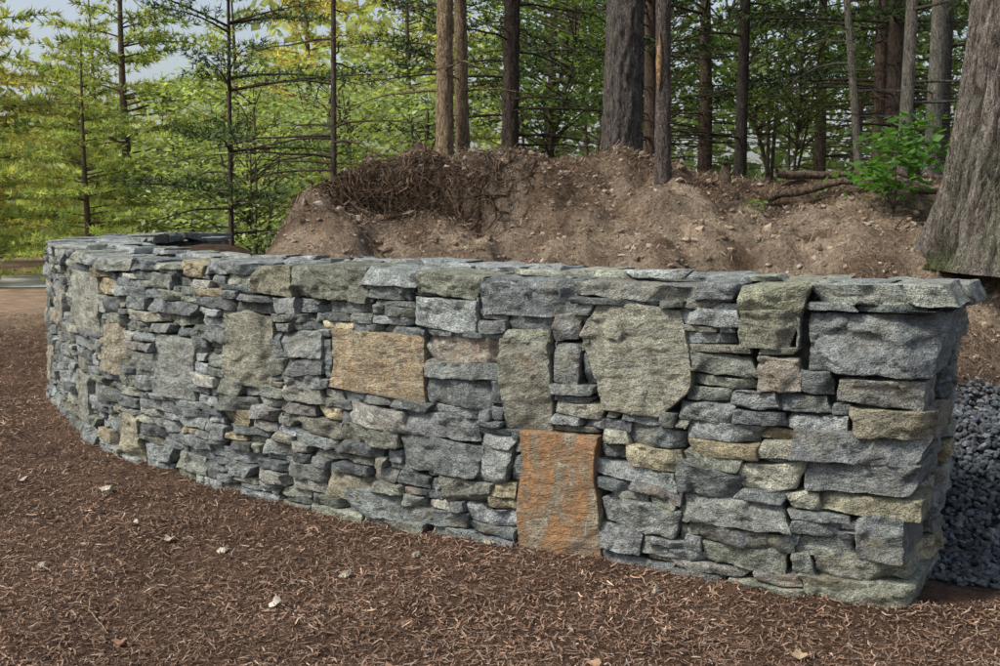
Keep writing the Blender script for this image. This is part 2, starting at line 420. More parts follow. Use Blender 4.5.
while s<LEN-.55:
    w=rng.uniform(.2,.5); d=rng.uniform(.28,.34); t=rng.uniform(.05,.09); top=TOP+rng.uniform(-.02,.018)
    if s>7.5: top-=.012
    stone(mb,s+w/2,top-t/2,-.37-d/2+rng.uniform(-.03,.03),w/2-.002,t/2,d/2,map_wall if s>.3 else map_quoin,res=.014 if s<8 else .02,warp=False,jit=2.2,seed=1500+i,col=np.array(PAL[rng.choice([0,1,3,5,8])])*1.25); s+=w; i+=1
s=.0
while s<7.2:
    w=rng.uniform(.10,.3); d=rng.uniform(.08,.2); t=rng.uniform(.018,.04)
    stone(mb,s+w/2,TOP+.004+t/2-.012,-rng.uniform(.15,.60),w/2,t/2,d/2,map_wall if s>.3 else map_quoin,res=.014 if s<8 else .02,warp=False,jit=2.2,seed=2500+i,col=np.array(PAL[rng.choice([0,1,3,8])])*1.35); s+=rng.uniform(.12,.35); i+=1
n1=pack(0,LEN,rects,map_wall,7.9)
rectsE.append((0,THK+.2,1.125,1.3))
n2=pack(0,THK-.01,rectsE,map_end,10)
ks=np.arange(0,LEN-.15,.1)
def off(s,d):
    p=ppos(s);t=ptan(s);return p+np.stack([-t[:,1],t[:,0]],-1)*d
A=off(ks,-.075);B=off(ks,-.66)
A[0]=C0+T0*.10+E*.09; B[0]=C0+T0*.06+E*.66
m=len(ks)
V=np.concatenate([np.c_[A,np.full(m,-.1)],np.c_[A,np.full(m,1.125)],np.c_[B,np.full(m,1.125)],np.c_[B,np.full(m,-.1)]])
Q=[]
for k in range(m-1):
    for r in range(4):
        r2=(r+1)%4; Q.append((r*m+k,r*m+k+1,r2*m+k+1,r2*m+k))
Q.append((0,m,2*m,3*m)); Q.append((m-1,2*m-1,3*m-1,4*m-1))
mb.add(V,np.array(Q),col=(.05,.05,.047),mat=1)  # plain core, coloured dark so the gaps between stones read as shade
mb.obj('dry_stone_wall',[M_stone,M_core])
print('stones',n1,n2,'verts',mb.n)
# ------------------------------------------------------------------ terrain
cl=off(np.linspace(0,LEN,60),-.38)
poly=np.vstack([cl,[(-2.0,12.7),(-1.3,13.4),(-1.2,16),(-1.2,70),(70,70),(70,5.2),(3.2,5.6),(2.3,5.4),(1.95,4.9),(1.75,4.45)]])
def sdp(x,y):
    sh=x.shape; x=x.ravel();y=y.ravel(); best=np.full(x.shape,1e9); ins=np.zeros(x.shape,bool)
    n=len(poly)
    for i in range(n):
        ax,ay=poly[i];bx,by=poly[(i+1)%n]; dx,dy=bx-ax,by-ay
        t=np.clip(((x-ax)*dx+(y-ay)*dy)/(dx*dx+dy*dy+1e-12),0,1)
        best=np.minimum(best,(x-ax-t*dx)**2+(y-ay-t*dy)**2)
        if ay!=by: ins^=((ay>y)!=(by>y))&(x<dx*(y-ay)/dy+ax)
    d=np.sqrt(best); return np.where(ins,d,-d).reshape(sh)
def terrain(x,y,full=False):
    sd=sdp(x,y); w=.22+.75*ss(x,1.3,2.1)
    w=np.where(y>13.2,2.5,w)
    a=np.clip(sd/w,0,1); A=1.0*(a*a*(3-2*a))
    mx=ss(x+.35*vn(P3(x*0,y*1.2,3),41)+.10*fbm(P3(x*3,y*3),42,2),-1.62,-.98)
    B=.62*ss(y,5.7,8.4)*mx+.02*np.clip(y-9,0,40)*mx
    ridge=.24*np.exp(-((y-8.3)/.95)**2)*mx*(1-ss(x,.9,2.1))
    nz=fbm(P3(x*1.6,y*1.6),51,4); nz2=fbm(P3(x*5,y*5),52,4); nz3=fbm(P3(x*14,y*14),58,2)
    ero=np.abs(fbm(P3(x*2.6+y*.8,y*1.0),56,3))
    md=A*ss(sd,.3,.9); back=ss(y,5.2,6.5)
    z=A+(B+ridge)*A + md*(.20*nz*back+.075*nz2+.022*nz3-.10*(1-np.clip(ero*3,0,1))*back*(1-ss(y,8.4,9.2)))
    bank=ss(x,-1.3,-1.0)*(1-ss(x,-.2,.5)); yb=7.75+.18*vn(P3(x*3,0*x),57)
    z=z+bank*(-.20*np.exp(-((y-yb+.22)/.16)**2)+.07*np.exp(-((y-yb-.12)/.15)**2))
    z=z-.16*A*(1-ss(x,-1.9,-1.3))*ss(x,-2.9,-2.3)+.09*A*(1-ss(x,-2.9,-2.3))
    gr=.42*ss(y,4.3,5.5)*ss(x,1.7,2.1)*(1-A)
    z=z+gr
    near=(1-ss(y,13,17))
    z=z+(1-np.clip(A,0,1))*near*(.03*fbm(P3(x*.9,y*.9),53,2)+.012*fbm(P3(x*5,y*5),54,3))
    z=z+.02*np.exp(-(np.abs(sd+.40)/.12)**2)*(sd<-.2)*(x<1.6)
    return (z,sd,A,mx) if full else z
xs=np.concatenate([[-300,-150,-80,-50],np.arange(-36,-6,1.0),np.arange(-6,-4.6,.15),np.arange(-4.6,3.8,.035),np.arange(3.8,8,.15),np.arange(8,40,1.),[50,80,150,300]])
ys=np.concatenate([[-300,-100,-40,-20],np.arange(-10,2,.6),np.arange(2,10.5,.035),np.arange(10.5,15,.15),np.arange(15,50,1.),[60,80,120,200,400]])
XX,YY=np.meshgrid(xs,ys,indexing='ij'); ZZ,SD,AA,MX=terrain(XX,YY,True)
far=(np.abs(XX)>65)|(YY>65); ZZ=np.where(far,0,ZZ)
mulch=np.array([.13,.082,.058]); dirt=np.array([.32,.255,.19]); dirt2=np.array([.16,.115,.08]); floor=np.array([.13,.088,.06]); tanl=np.array([.40,.29,.21])
nn=fbm(P3(XX*1.3,YY*1.3),61,4)[...,None]; nf=fbm(P3(XX*4,YY*4),62,3)[...,None]
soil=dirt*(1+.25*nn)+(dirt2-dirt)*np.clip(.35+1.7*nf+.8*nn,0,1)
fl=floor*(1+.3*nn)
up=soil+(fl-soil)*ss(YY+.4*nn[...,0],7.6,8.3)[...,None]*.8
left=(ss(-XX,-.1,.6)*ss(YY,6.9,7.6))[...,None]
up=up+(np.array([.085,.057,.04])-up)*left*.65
low=np.broadcast_to(mulch,up.shape)
low=low+(tanl-low)*(ss(YY,12,15)*ss(-XX,2,5))[...,None]
low=low+(np.array([.07,.09,.03])-low)*(ss(YY,12,15)*(1-ss(-XX,4.5,7)))[...,None]
low=low+(np.array([.07,.09,.03])-low)*ss(YY,30,36)[...,None]
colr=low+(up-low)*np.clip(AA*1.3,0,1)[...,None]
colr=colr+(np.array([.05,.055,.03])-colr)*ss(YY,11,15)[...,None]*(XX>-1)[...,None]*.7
gm=(ss(XX,1.65,1.8)*ss(YY,4.0,4.3))[...,None]*(1-np.clip(AA*3,0,1))[...,None]
colr=colr+(np.array([.05,.055,.06])-colr)*gm
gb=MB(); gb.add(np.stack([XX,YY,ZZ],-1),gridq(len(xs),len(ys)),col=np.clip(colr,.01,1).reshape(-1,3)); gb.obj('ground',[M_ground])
def tz(x,y):
    i=min(max(np.searchsorted(xs,x)-1,0),len(xs)-2); j=min(max(np.searchsorted(ys,y)-1,0),len(ys)-2)
    u=(x-xs[i])/(xs[i+1]-xs[i]); v=(y-ys[j])/(ys[j+1]-ys[j])
    return float(ZZ[i,j]*(1-u)*(1-v)+ZZ[i+1,j]*u*(1-v)+ZZ[i,j+1]*(1-u)*v+ZZ[i+1,j+1]*u*v)
t=np.linspace(0,1,30); cx=-34+30*t; cy=19.6+2.0*np.sin(t*1.2)
V=np.concatenate([np.c_[cx,cy-1.6,np.full(30,.02)],np.c_[cx,cy+1.8,np.full(30,.02)]]); i=np.arange(29)
pv=MB(); pv.add(V,np.stack([i,i+1,i+31,i+30],-1),col=(.5,.5,.5)); pv.obj('driveway',[M_pave])
# ------------------------------------------------------------------ mulch
def shreds(mb,x,y,L,W,cols,lift=.012,pitch=.35,zoff=0):
    n=len(x); z=terrain(x,y)+rng.uniform(0,1,n)**2*lift+zoff
    yaw=rng.uniform(0,2*np.pi,n); pt=rng.normal(0,pitch,n); ro=rng.normal(0,.5,n)
    d=np.stack([np.cos(yaw)*np.cos(pt),np.sin(yaw)*np.cos(pt),np.sin(pt)],-1)
    sde=np.stack([-np.sin(yaw)*np.cos(ro),np.cos(yaw)*np.cos(ro),np.sin(ro)],-1)*W[:,None]/2
    bend=rng.normal(0,.13,n)*L; u=np.stack([-np.sin(yaw),np.cos(yaw),rng.uniform(.2,1,n)],-1)*bend[:,None]
    c=np.stack([x,y,z+.004],-1)
    V=np.stack([c-d*L[:,None]/2-sde*.6,c-d*L[:,None]/2+sde*.6,c+u-sde,c+u+sde,c+d*L[:,None]/2-sde*.5,c+d*L[:,None]/2+sde*.5],1)
    b=np.arange(n)[:,None]*6
    Q=np.concatenate([b+np.array([[0,2,3,1]]),b+np.array([[2,4,5,3]])])
    mb.add(V.reshape(-1,3),Q,col=np.repeat(cols,6,axis=0))
def pal(n,P,w,var=.25):
    P=np.array(P);c=P[rng.choice(len(P),n,p=np.array(w)/sum(w))]; return np.clip(c*rng.uniform(1-var,1+var,(n,1)),.005,1)
n=210000
y=2.7*(15/2.7)**rng.uniform(0,1,n)
x=rng.uniform(-1,1,n)*(.56*y+.9)
sd=sdp(x,y); keep=(sd<-.30)&~((x>1.7)&(y>4.15)); x=x[keep];y=y[keep]
n=len(x); sz=1+.05*(y-3)
cl_=np.clip(.5+.9*fbm(P3(x*1.5,y*2.2),77,3),0,1)
cc=pal(n,[(.23,.150,.105),(.165,.105,.074),(.31,.215,.155),(.085,.056,.042),(.44,.34,.26),(.2,.17,.14)],[.36,.28,.16,.10,.04,.06])*(.72+.5*cl_)[:,None]
Ls=.008+.045*rng.uniform(0,1,n)**1.8
ms=MB(); shreds(ms,x,y,Ls*sz,rng.uniform(.002,.0065,n)*sz,cc)
ms.obj('mulch',[M_mulch],False)
n=100000
x=rng.uniform(-1.9,4.5,n); y=rng.uniform(4.6,10.2,n); z,sd,A_,mx_=terrain(x,y,True)
dn_=fbm(P3(x*1.7,y*1.7),88,3)
keep=(sd>.25)&(rng.uniform(0,1,n)<.16+.9*np.clip(dn_+.0,0,1)+.5*(x<-.1)*(y>7)+.6*(y>7.8)); x=x[keep];y=y[keep];n=len(x)
lt=MB(); shreds(lt,x,y,rng.uniform(.015,.09,n),rng.uniform(.002,.006,n),pal(n,[(.20,.14,.10),(.13,.09,.063),(.30,.225,.165),(.06,.042,.032),(.42,.35,.27)],[.3,.27,.2,.17,.06]),lift=.03,pitch=.5)
def icos():
    p=(1+5**.5)/2
    v=np.array([(-1,p,0),(1,p,0),(-1,-p,0),(1,-p,0),(0,-1,p),(0,1,p),(0,-1,-p),(0,1,-p),(p,0,-1),(p,0,1),(-p,0,-1),(-p,0,1)],float); v/=np.linalg.norm(v[0])
    f=np.array([(0,11,5),(0,5,1),(0,1,7),(0,7,10),(0,10,11),(1,5,9),(5,11,4),(11,10,2),(10,7,6),(7,1,8),(3,9,4),(3,4,2),(3,2,6),(3,6,8),(3,8,9),(4,9,5),(2,4,11),(6,2,10),(8,6,7),(9,8,1)]); return v,f
IV,IF=icos()
def pebbles(mb,x,y,z,r,cols,flat=.7,ang=.35):
    n=len(x); v=IV[None]*(1+rng.uniform(-ang,ang,(n,12,1)))*np.stack([r*rng.uniform(.8,1.3,n),r*rng.uniform(.6,1.,n),r*flat*rng.uniform(.7,1.1,n)],-1)[:,None,:]
    a=rng.uniform(0,2*np.pi,n);b=rng.normal(0,.5,n)
    ca,sa,cb,sb=np.cos(a)[:,None],np.sin(a)[:,None],np.cos(b)[:,None],np.sin(b)[:,None]
    X,Y,Z=v[...,0],v[...,1],v[...,2]; X,Z=X*cb-Z*sb,X*sb+Z*cb; X,Y=X*ca-Y*sa,X*sa+Y*ca
    V=np.stack([X+x[:,None],Y+y[:,None],Z+z[:,None]],-1)
    mb.add(V.reshape(-1,3),None,(np.arange(n)[:,None,None]*12+IF[None]).reshape(-1,3),col=np.repeat(cols,12,axis=0))
n=12000
x=rng.uniform(-1.7,4.5,n);y=rng.uniform(4.7,9,n);sd=sdp(x,y);k=sd>.2;x=x[k];y=y[k];n=len(x)
pebbles(lt,x,y,terrain(x,y)+.001,.004+.030*rng.uniform(0,1,n)**6,pal(n,[(.28,.225,.17),(.18,.135,.10),(.31,.28,.24)],[.5,.4,.1]))
lt.obj('soil_litter',[M_mulch],False)
n=15000
x=rng.uniform(1.5,4.2,n); y=rng.uniform(4.0,6.3,n); sd=sdp(x,y)
inw=((x-C0[0])*EN[0]+(y-C0[1])*EN[1])<-.03
edge=y>4.12+.12*vn(P3(x*3,0*x),5)+.10*(x-1.6)
k=(sd<.26+.06*vn(P3(x*4,y*4),6))&(~inw|(y>4.5))&edge; x=x[k];y=y[k];n=len(x)
gv=MB(); pebbles(gv,x,y,terrain(x,y)+rng.uniform(0,.035,n),rng.uniform(.012,.024,n),pal(n,[(.08,.092,.105),(.05,.06,.07),(.125,.14,.16),(.14,.135,.125)],[.4,.38,.18,.04]),.75)
gv.obj('gravel',[M_gravel],False)
P=[(-2.04,5.55,.05),(-.62,4.25,.035),(-.35,4.5,.03),(.25,3.7,.02),(-1.2,4.6,.025),(-.05,4.62,.03),(1.2,3.6,.018),(-.55,3.3,.02),(.6,4.05,.025),(-1.9,4.4,.03)]
for i,(px,py,r) in enumerate(P):
    pm=MB(); pebbles(pm,np.array([0.]),np.array([0.]),np.array([0.]),np.array([r]),pal(1,[(.34,.31,.24)],[1]),.5,.25)
    o=pm.obj('stone_chip',[M_stone],False); o.location=(px,py,tz(px,py)+r*.35)
def leafmesh(seed,col):
    g=np.random.default_rng(seed); nn_=14; lm=MB()
    th=np.linspace(0,2*np.pi,nn_,endpoint=False); rr=.028*(1+.35*np.cos(3*th+g.uniform(0,6))+g.uniform(-.15,.15,nn_))
    X=rr*np.cos(th)*1.3;Y=rr*np.sin(th); Z=.012*np.sin(th*2+g.uniform(0,6))+8*X*X
    V=np.vstack([[0,0,.0],np.c_[X*.5,Y*.5,Z*.3],np.c_[X,Y,Z]])
    Tt=[];Q=[]
    for i in range(nn_):
        j=(i+1)%nn_; Tt.append((0,1+i,1+j)); Q.append((1+i,1+nn_+i,1+nn_+j,1+j))
    lm.add(V,np.array(Q),np.array(Tt),col=col); return lm.mesh('dead_leaf',[M_dry])
for i,(px,py,c) in enumerate([(-1.7,4.95,(.5,.44,.38)),(-.83,3.95,(.6,.55,.46)),(-1.48,4.75,(.45,.38,.32)),(-.35,3.35,(.25,.14,.09)),(.3,3.4,(.3,.2,.13)),(-1.9,3.9,(.3,.19,.12)),(1.0,3.5,(.4,.3,.2)),(-2.6,5.8,(.42,.35,.28)),(-1.3,3.6,(.26,.15,.1))]):
    inst('dead_leaf',leafmesh(i+3,c),(px,py,tz(px,py)+.014),rng.uniform(0,6),rng.uniform(.6,1.1))
def twig(name,pts,r,col,mat=M_bark,sides=6):
    b=MB(); pts=np.array(pts,float); t=np.linspace(0,1,len(pts)); tt=np.linspace(0,1,len(pts)*4)
    pp=np.stack([np.interp(tt,t,pts[:,k]) for k in range(3)],-1); pp+=rng.normal(0,min(r*.35,.008),pp.shape)
    V,Q=tube(pp,np.linspace(r,r*.45,len(pp)),sides); b.add(V,Q,col=col); return b.obj(name,[mat])
def gz(x,y,dz=.01): return (x,y,tz(x,y)+dz)
twig('twig',[gz(-1.55,4.0,.02),gz(-1.50,3.85,.03),gz(-1.40,3.72,.015),gz(-1.36,3.65,.02)],.003,(.45,.35,.22))
twig('twig',[gz(-.62,3.25),gz(-.5,3.3,.02),gz(-.38,3.38)],.004,(.12,.07,.05))
twig('fallen_branch',[gz(2.0,8.3,.05),gz(2.5,8.05,.10),gz(3.0,7.8,.07),gz(3.35,7.7,.06)],.035,(.16,.12,.09),sides=10)
twig('fallen_branch',[gz(2.3,9.2,.1),gz(3.0,9.3,.18),gz(3.7,9.2,.12)],.04,(.17,.13,.1),sides=10)
twig('fallen_branch',[gz(1.35,6.6,.03),gz(1.6,6.3,.06),gz(1.8,6.0,.03)],.012,(.14,.1,.07))
twig('tree_stump',[gz(1.75,8.6,-.1),gz(1.76,8.6,.05),gz(1.77,8.61,.14)],.06,(.13,.10,.075),sides=12)
for i in range(40):
    px,py=rng.uniform(-.9,4),rng.uniform(5.4,9.5); a=rng.uniform(0,6.28); L=rng.uniform(.12,.5)
    twig('twig',[gz(px,py,.015),gz(px+L*.5*math.cos(a),py+L*.5*math.sin(a),.03),gz(px+L*math.cos(a),py+L*math.sin(a),.02)],rng.uniform(.003,.008),(.15,.11,.08))
rt=MB()
for i in range(750):
    px=-1.3+1.7*rng.beta(1.2,2.2); py=7.75+rng.normal(0,.13); pts=[]
    a=rng.normal(-1.57,.6); z0=tz(px,py); L=rng.uniform(.015,.075); R0=rng.uniform(.0015,.005) if rng.random()<.93 else rng.uniform(.006,.014)
    for k in range(6): 
        qx=px+k*L*math.cos(a);qy=py+k*L*math.sin(a); g_=tz(qx,qy)+.01; zz=max(g_,z0+.03-k*L*.9*rng.uniform(.4,1.2)); pts.append((qx,qy,zz+.01*rng.random())); a+=rng.normal(0,.4)
    V,Q=tube(np.array(pts),np.linspace(1,.4,6)*R0,4); rt.add(V,Q,col=np.array((.12,.085,.06))*rng.uniform(.4,2.2))
rt.obj('tree_roots',[M_bark])
# ------------------------------------------------------------------ trees
def blades(mb,C,D,k,L,Wd,col,mat,spread=.8,var=.35):
    n=len(C); C=np.repeat(C,k,0); D=np.repeat(D,k,0)
    g=rng.normal(0,1,(n*k,3)); g/=np.linalg.norm(g,axis=1)[:,None]
    d=D*.8+g*spread; d[:,2]+=.1; d/=np.linalg.norm(d,axis=1)[:,None]
    w=np.cross(d,rng.normal(0,1,(n*k,3))); w/=np.linalg.norm(w,axis=1)[:,None]+1e-9; w*=Wd
    l=L*rng.uniform(.7,1.25,(n*k,1))
    V=np.stack([C-w,C+w,C+d*l],1).reshape(-1,3)
    c=np.array(col)[None]*rng.uniform(1-var,1+var,(n,1)); c=c*(1+rng.uniform(-.15,.25,(n,1))*np.array([[1.2,.3,0]]))
    mb.add(V,None,np.arange(n*k*3).reshape(-1,3),col=np.clip(np.repeat(np.repeat(c,k,0),3,0),.003,1),mat=mat)
def trunk_pts(H,lean=(0,0),wob=.04,n=14):
    t=np.linspace(0,1,n); return np.c_[lean[0]*t*H+wob*np.sin(t*5+rng.uniform(0,6)),lean[1]*t*H+wob*np.sin(t*4+rng.uniform(0,6)),t*H]
def pine(seed,H=13,zb=1.,R=3.4,dz=.55,nb=5,tr=.14,k=6,L=.17,Wd=.012,step=.13,tw=.21,col=(.07,.115,.03),bcol=(.12,.09,.07),dead=0,lean=(0,0),sides=8,dead_z0=.3,flare=.5,nm=None):
    global rng
    old=rng; rng=np.random.default_rng(seed); mb=MB()
    pts=trunk_pts(H,lean)
    rad=tr*(1-.85*np.linspace(0,1,len(pts)))
    def bark(p,th,a,b):
        q=np.stack([np.cos(th)[None]*np.ones((len(p),1))*tr*34,np.sin(th)[None]*np.ones((len(p),1))*tr*34,p[:,2:3]*9+0*th[None]],-1)
        return tr*.14*fbm(q,seed,2)
    if sides>16:
        tt=np.linspace(0,1,320); ti=np.linspace(0,1,len(pts)); pd=np.stack([np.interp(tt,ti,pts[:,j]) for j in range(3)],-1)
        rd=np.interp(tt,ti,rad); rd=rd+tr*flare*np.exp(-pd[:,2]/.15)
        V,Q=tube(pd,rd,sides,bark)
    else: V,Q=tube(pts,rad,sides)
    mb.add(V,Q,col=bcol,mat=0)
    at=lambda z:np.array([np.interp(z,pts[:,2],pts[:,0]),np.interp(z,pts[:,2],pts[:,1]),z])
    C=[];D=[]
    z=zb
    while z<H*.98:
        for b in range(nb):
            az=rng.uniform(0,2*np.pi); f=(H-z)/(H-zb)
            Lb=R*min(1,f*1.25)**.8*rng.uniform(.5,1.1)+.15; up=.12+.35*(1-f); dr=rng.uniform(.05,.28)
            t=np.linspace(0,1,6); zz=z+rng.uniform(-.2,.2); p0=at(zz)
            dh=np.array([math.cos(az),math.sin(az),0])
            sw=rng.normal(0,.12); sdv=np.array([-dh[1],dh[0],0])
            bp=p0+np.outer(t*Lb,dh)+np.outer(sw*t*t*Lb,sdv)+np.outer(up*Lb*t-dr*Lb*t*t,[0,0,1])
            V,Q=tube(bp,np.linspace(.010+.006*Lb,.004,6),4); mb.add(V,Q,col=bcol,mat=0)
            nt_=max(2,int(Lb/tw))
            for side in(-1,1):
                for ti in np.linspace(.22,1,nt_):
                    q=np.array([np.interp(ti,t,bp[:,j]) for j in range(3)])
                    tl=(.30*Lb*(1.05-ti)+.16)*rng.uniform(.6,1.2)
                    td=dh*.65+sdv*side*.75+np.array([0,0,rng.uniform(-.05,.25)]); td/=np.linalg.norm(td)
                    m_=max(1,int(tl/step)); u=(np.arange(m_)+rng.random())/m_
                    C.append(q+np.outer(u*tl,td)+rng.normal(0,.025,(m_,3))); D.append(np.tile(td,(m_,1)))
        z+=dz*rng.uniform(.8,1.2)
    C=np.concatenate(C);D=np.concatenate(D)
    blades(mb,C,D,k,L,Wd,col,1)
    for i in range(dead):
        zz=rng.uniform(dead_z0,zb+.5); az=rng.uniform(0,2*np.pi); Lb=rng.uniform(.5,2.4); t=np.linspace(0,1,7)
        dh=np.array([math.cos(az),math.sin(az),0]); sdv=np.array([-dh[1],dh[0],0])
        bp=at(zz)+np.outer(t*Lb,dh)+np.outer(rng.normal(0,.12)*t*t*Lb,sdv)+np.outer((.08*t-rng.uniform(.05,.3)*t*t)*Lb,[0,0,1])+rng.normal(0,.012,(7,3))
        V,Q=tube(bp,np.linspace(.008+.005*Lb,.003,7),4); mb.add(V,Q,col=np.array(bcol)*.8,mat=0)
        for j in range(int(Lb*5)):
            ti=rng.uniform(.25,1); q=np.array([np.interp(ti,t,bp[:,j2]) for j2 in range(3)]); l=rng.uniform(.15,.5)
            td=dh*.6+sdv*rng.choice([-1,1])*.8+np.array([0,0,rng.uniform(-.4,.15)])
            V,Q=tube(np.array([q,q+td*l*.5+rng.normal(0,.02,3),q+td*l]),[.004,.003,.0015],3); mb.add(V,Q,col=np.array(bcol)*.75,mat=0)
    rng=old
    return mb.mesh('pine_tree',[M_bark,nm or M_needle])
def leafy(name,seed,H,R,zb,nclump,nleaf,ls,col,cr=.45,tr=.05,stems=1):
    global rng
    old=rng; rng=np.random.default_rng(seed); mb=MB()
    for s_ in range(stems):
        lp=trunk_pts(H*.85,(rng.normal(0,.12)*(stems>1),rng.normal(0,.12)*(stems>1)),.06*min(1,H/3),8)
        V,Q=tube(lp,np.linspace(tr,tr*.25,8),7); mb.add(V,Q,col=(.14,.12,.09),mat=0)
    u=rng.normal(0,1,(nclump,3)); u/=np.linalg.norm(u,axis=1)[:,None]; rr=rng.uniform(.25,1,(nclump,1))**.5
    cc=u*rr*np.array([R,R,(H-zb)/2])+np.array([0,0,(H+zb)/2])
    for c in cc:
        z0=max(zb*.7,c[2]-.4*np.hypot(c[0],c[1])-.2); q0=np.array([np.interp(z0,lp[:,2],lp[:,0]),np.interp(z0,lp[:,2],lp[:,1]),min(z0,H*.85)])
        V,Q=tube(np.array([q0,(q0+c)/2+np.array([0,0,.06]),c]),[.018*H/4,.01*H/4,.004],4); mb.add(V,Q,col=(.14,.12,.09),mat=0)
    n=nclump*nleaf; ci=np.repeat(np.arange(nclump),nleaf)
    p=cc[ci]+rng.normal(0,1,(n,3))*cr*np.array([1,1,.45])*.6
    d=rng.normal(0,1,(n,3))*np.array([1,1,.35]); d/=np.linalg.norm(d,axis=1)[:,None]
    w=np.cross(d,np.array([0,0,1.])+rng.normal(0,.35,(n,3))); w/=np.linalg.norm(w,axis=1)[:,None]
    l=ls*rng.uniform(.6,1.3,(n,1))
    V=np.stack([p,p+d*l*.5+w*l*.32,p+d*l,p+d*l*.5-w*l*.32],1).reshape(-1,3)
    c=np.array(col)[None]*rng.uniform(.65,1.4,(n,1))*np.repeat(rng.uniform(.7,1.3,(nclump,1)),nleaf,0)
    mb.add(V,np.arange(n*4).reshape(-1,4),col=np.clip(np.repeat(c,4,0),.003,1),mat=1)
    rng=old
    return mb.mesh(name,[M_bark,M_leaf])
LB=(.16,.12,.09)
PA=pine(11,H=8.5,zb=.6,R=3.8,dz=.55,k=8,Wd=.02,L=.2,step=.15,tw=.23,col=(.36,.39,.155),bcol=LB); PB=pine(12,H=8,zb=.5,R=3.3,dz=.55,k=8,Wd=.02,L=.2,step=.15,tw=.23,col=(.29,.35,.135),bcol=LB); PC=pine(13,H=9,zb=1.2,R=4.0,dz=.6,k=8,Wd=.02,L=.2,step=.15,tw=.23,col=(.44,.41,.17),bcol=LB)  # sunlit look of the left pines is painted in as bright yellow needle colour
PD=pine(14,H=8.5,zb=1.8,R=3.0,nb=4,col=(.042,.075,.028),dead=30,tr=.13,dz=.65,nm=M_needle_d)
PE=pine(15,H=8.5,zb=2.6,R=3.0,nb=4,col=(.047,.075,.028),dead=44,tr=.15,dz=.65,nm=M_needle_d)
def put(me,x,y,rot,s=1.,name='pine_tree'): return inst(name,me,(x,y,tz(x,y)-.05),rot,s)
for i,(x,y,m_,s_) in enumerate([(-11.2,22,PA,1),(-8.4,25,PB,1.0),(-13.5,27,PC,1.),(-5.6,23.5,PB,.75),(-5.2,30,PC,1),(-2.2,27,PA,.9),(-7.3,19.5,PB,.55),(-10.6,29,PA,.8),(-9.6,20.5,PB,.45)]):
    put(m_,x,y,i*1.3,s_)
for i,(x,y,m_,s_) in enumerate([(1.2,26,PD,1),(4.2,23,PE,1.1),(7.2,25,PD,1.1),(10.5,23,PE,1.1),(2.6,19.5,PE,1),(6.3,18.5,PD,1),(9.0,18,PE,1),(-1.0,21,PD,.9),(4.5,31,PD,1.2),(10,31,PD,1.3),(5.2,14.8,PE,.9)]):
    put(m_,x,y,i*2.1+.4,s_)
PF=pine(16,H=8,zb=2.0,R=3.2,nb=4,dz=.8,col=(.06,.10,.03),dead=14,tr=.05,k=6,Wd=.008,L=.13,step=.10,nm=M_needle_d)
put(PF,-3.6,14.8,1.0,.85)
S1=leafy('shrub',31,3.6,1.5,.3,60,60,.10,(.28,.35,.165),stems=4,tr=.03)
S2=leafy('shrub',32,5.5,2.0,.8,80,60,.11,(.115,.175,.052),stems=3,tr=.04)
for i,(x,y,m_,s_) in enumerate([(-3.6,16.5,S1,.9),(-2.4,18,S1,1.1),(-4.4,19,S1,1.15),(-1.2,17,S1,1),(-6,21,S1,.8),(.6,21,S2,.9),(3.2,24,S2,1),(8,21,S2,.9),(5.4,20.5,S2,.7),(10.8,19,S2,1),(-3.3,22,S1,1.3),(6.8,28,S2,1.4),(2.4,29,S2,1.4)]):
    put(m_,x,y,i*1.7,s_,'shrub')
SAP=leafy('maple_sapling',35,.72,.34,.12,18,20,.095,(.085,.19,.04),cr=.17,tr=.010)
put(SAP,2.68,7.5,0,.9,'maple_sapling'); put(SAP,3.1,8.3,2.2,.85,'maple_sapling')
SAP2=leafy('seedling',36,.35,.14,.1,5,10,.06,(.12,.22,.05),cr=.08,tr=.005)
put(SAP2,1.75,7.6,0,.6,'seedling'); put(SAP2,2.4,8.3,1,.8,'seedling')
def special(x,y,tr,seed,H=11,zb=5,col=(.13,.10,.08),lean=(0,0),dead=10,sides=12,dz=.8,nb=4,R=2.4,dead_z0=.5,k=5,flare=.5):
    me=pine(seed,H=H,zb=zb,R=R,dz=dz,nb=nb,tr=tr,k=k,L=.2,Wd=.017,step=.2,tw=.32,col=(.05,.085,.025),bcol=col,dead=dead,lean=lean,sides=sides,dead_z0=dead_z0,flare=flare,nm=M_needle_d)
    return put(me,x,y,0)
special(1.10,10,.185,201,col=(.11,.098,.09),sides=80,dead=5,zb=5.5,dead_z0=2.5)
special(1.11,7.75,.055,202,col=(.12,.10,.09),sides=32,dead=3,zb=5,H=9,R=1.6,dead_z0=2,flare=.25)
special(-.56,12.0,.10,203,col=(.28,.215,.14),sides=32,dead=14,zb=4.5,dead_z0=1)
special(-.40,12.3,.08,204,col=(.24,.18,.12),sides=32,dead=14,zb=4.5,dead_z0=1)
special(.13,13.5,.115,205,col=(.085,.068,.055),sides=32,dead=40,zb=4.5,dead_z0=.8)
special(-2.0,13.3,.045,206,col=(.14,.11,.09),dead=34,zb=4.5,H=9,R=1.8,dead_z0=1.8)
special(4.4,12.2,.075,207,col=(.23,.215,.18),dead=8,zb=5,lean=(.02,0))
special(5.0,12.8,.095,208,col=(.25,.24,.2),dead=8,zb=5,lean=(-.015,0))
special(4.35,13.5,.05,209,col=(.27,.25,.2),dead=8,zb=5,lean=(-.10,0))
special(3.4,15.5,.09,210,col=(.07,.06,.05),dead=20,zb=4)
special(6.2,15.5,.12,212,col=(.11,.10,.085),dead=12,zb=4)
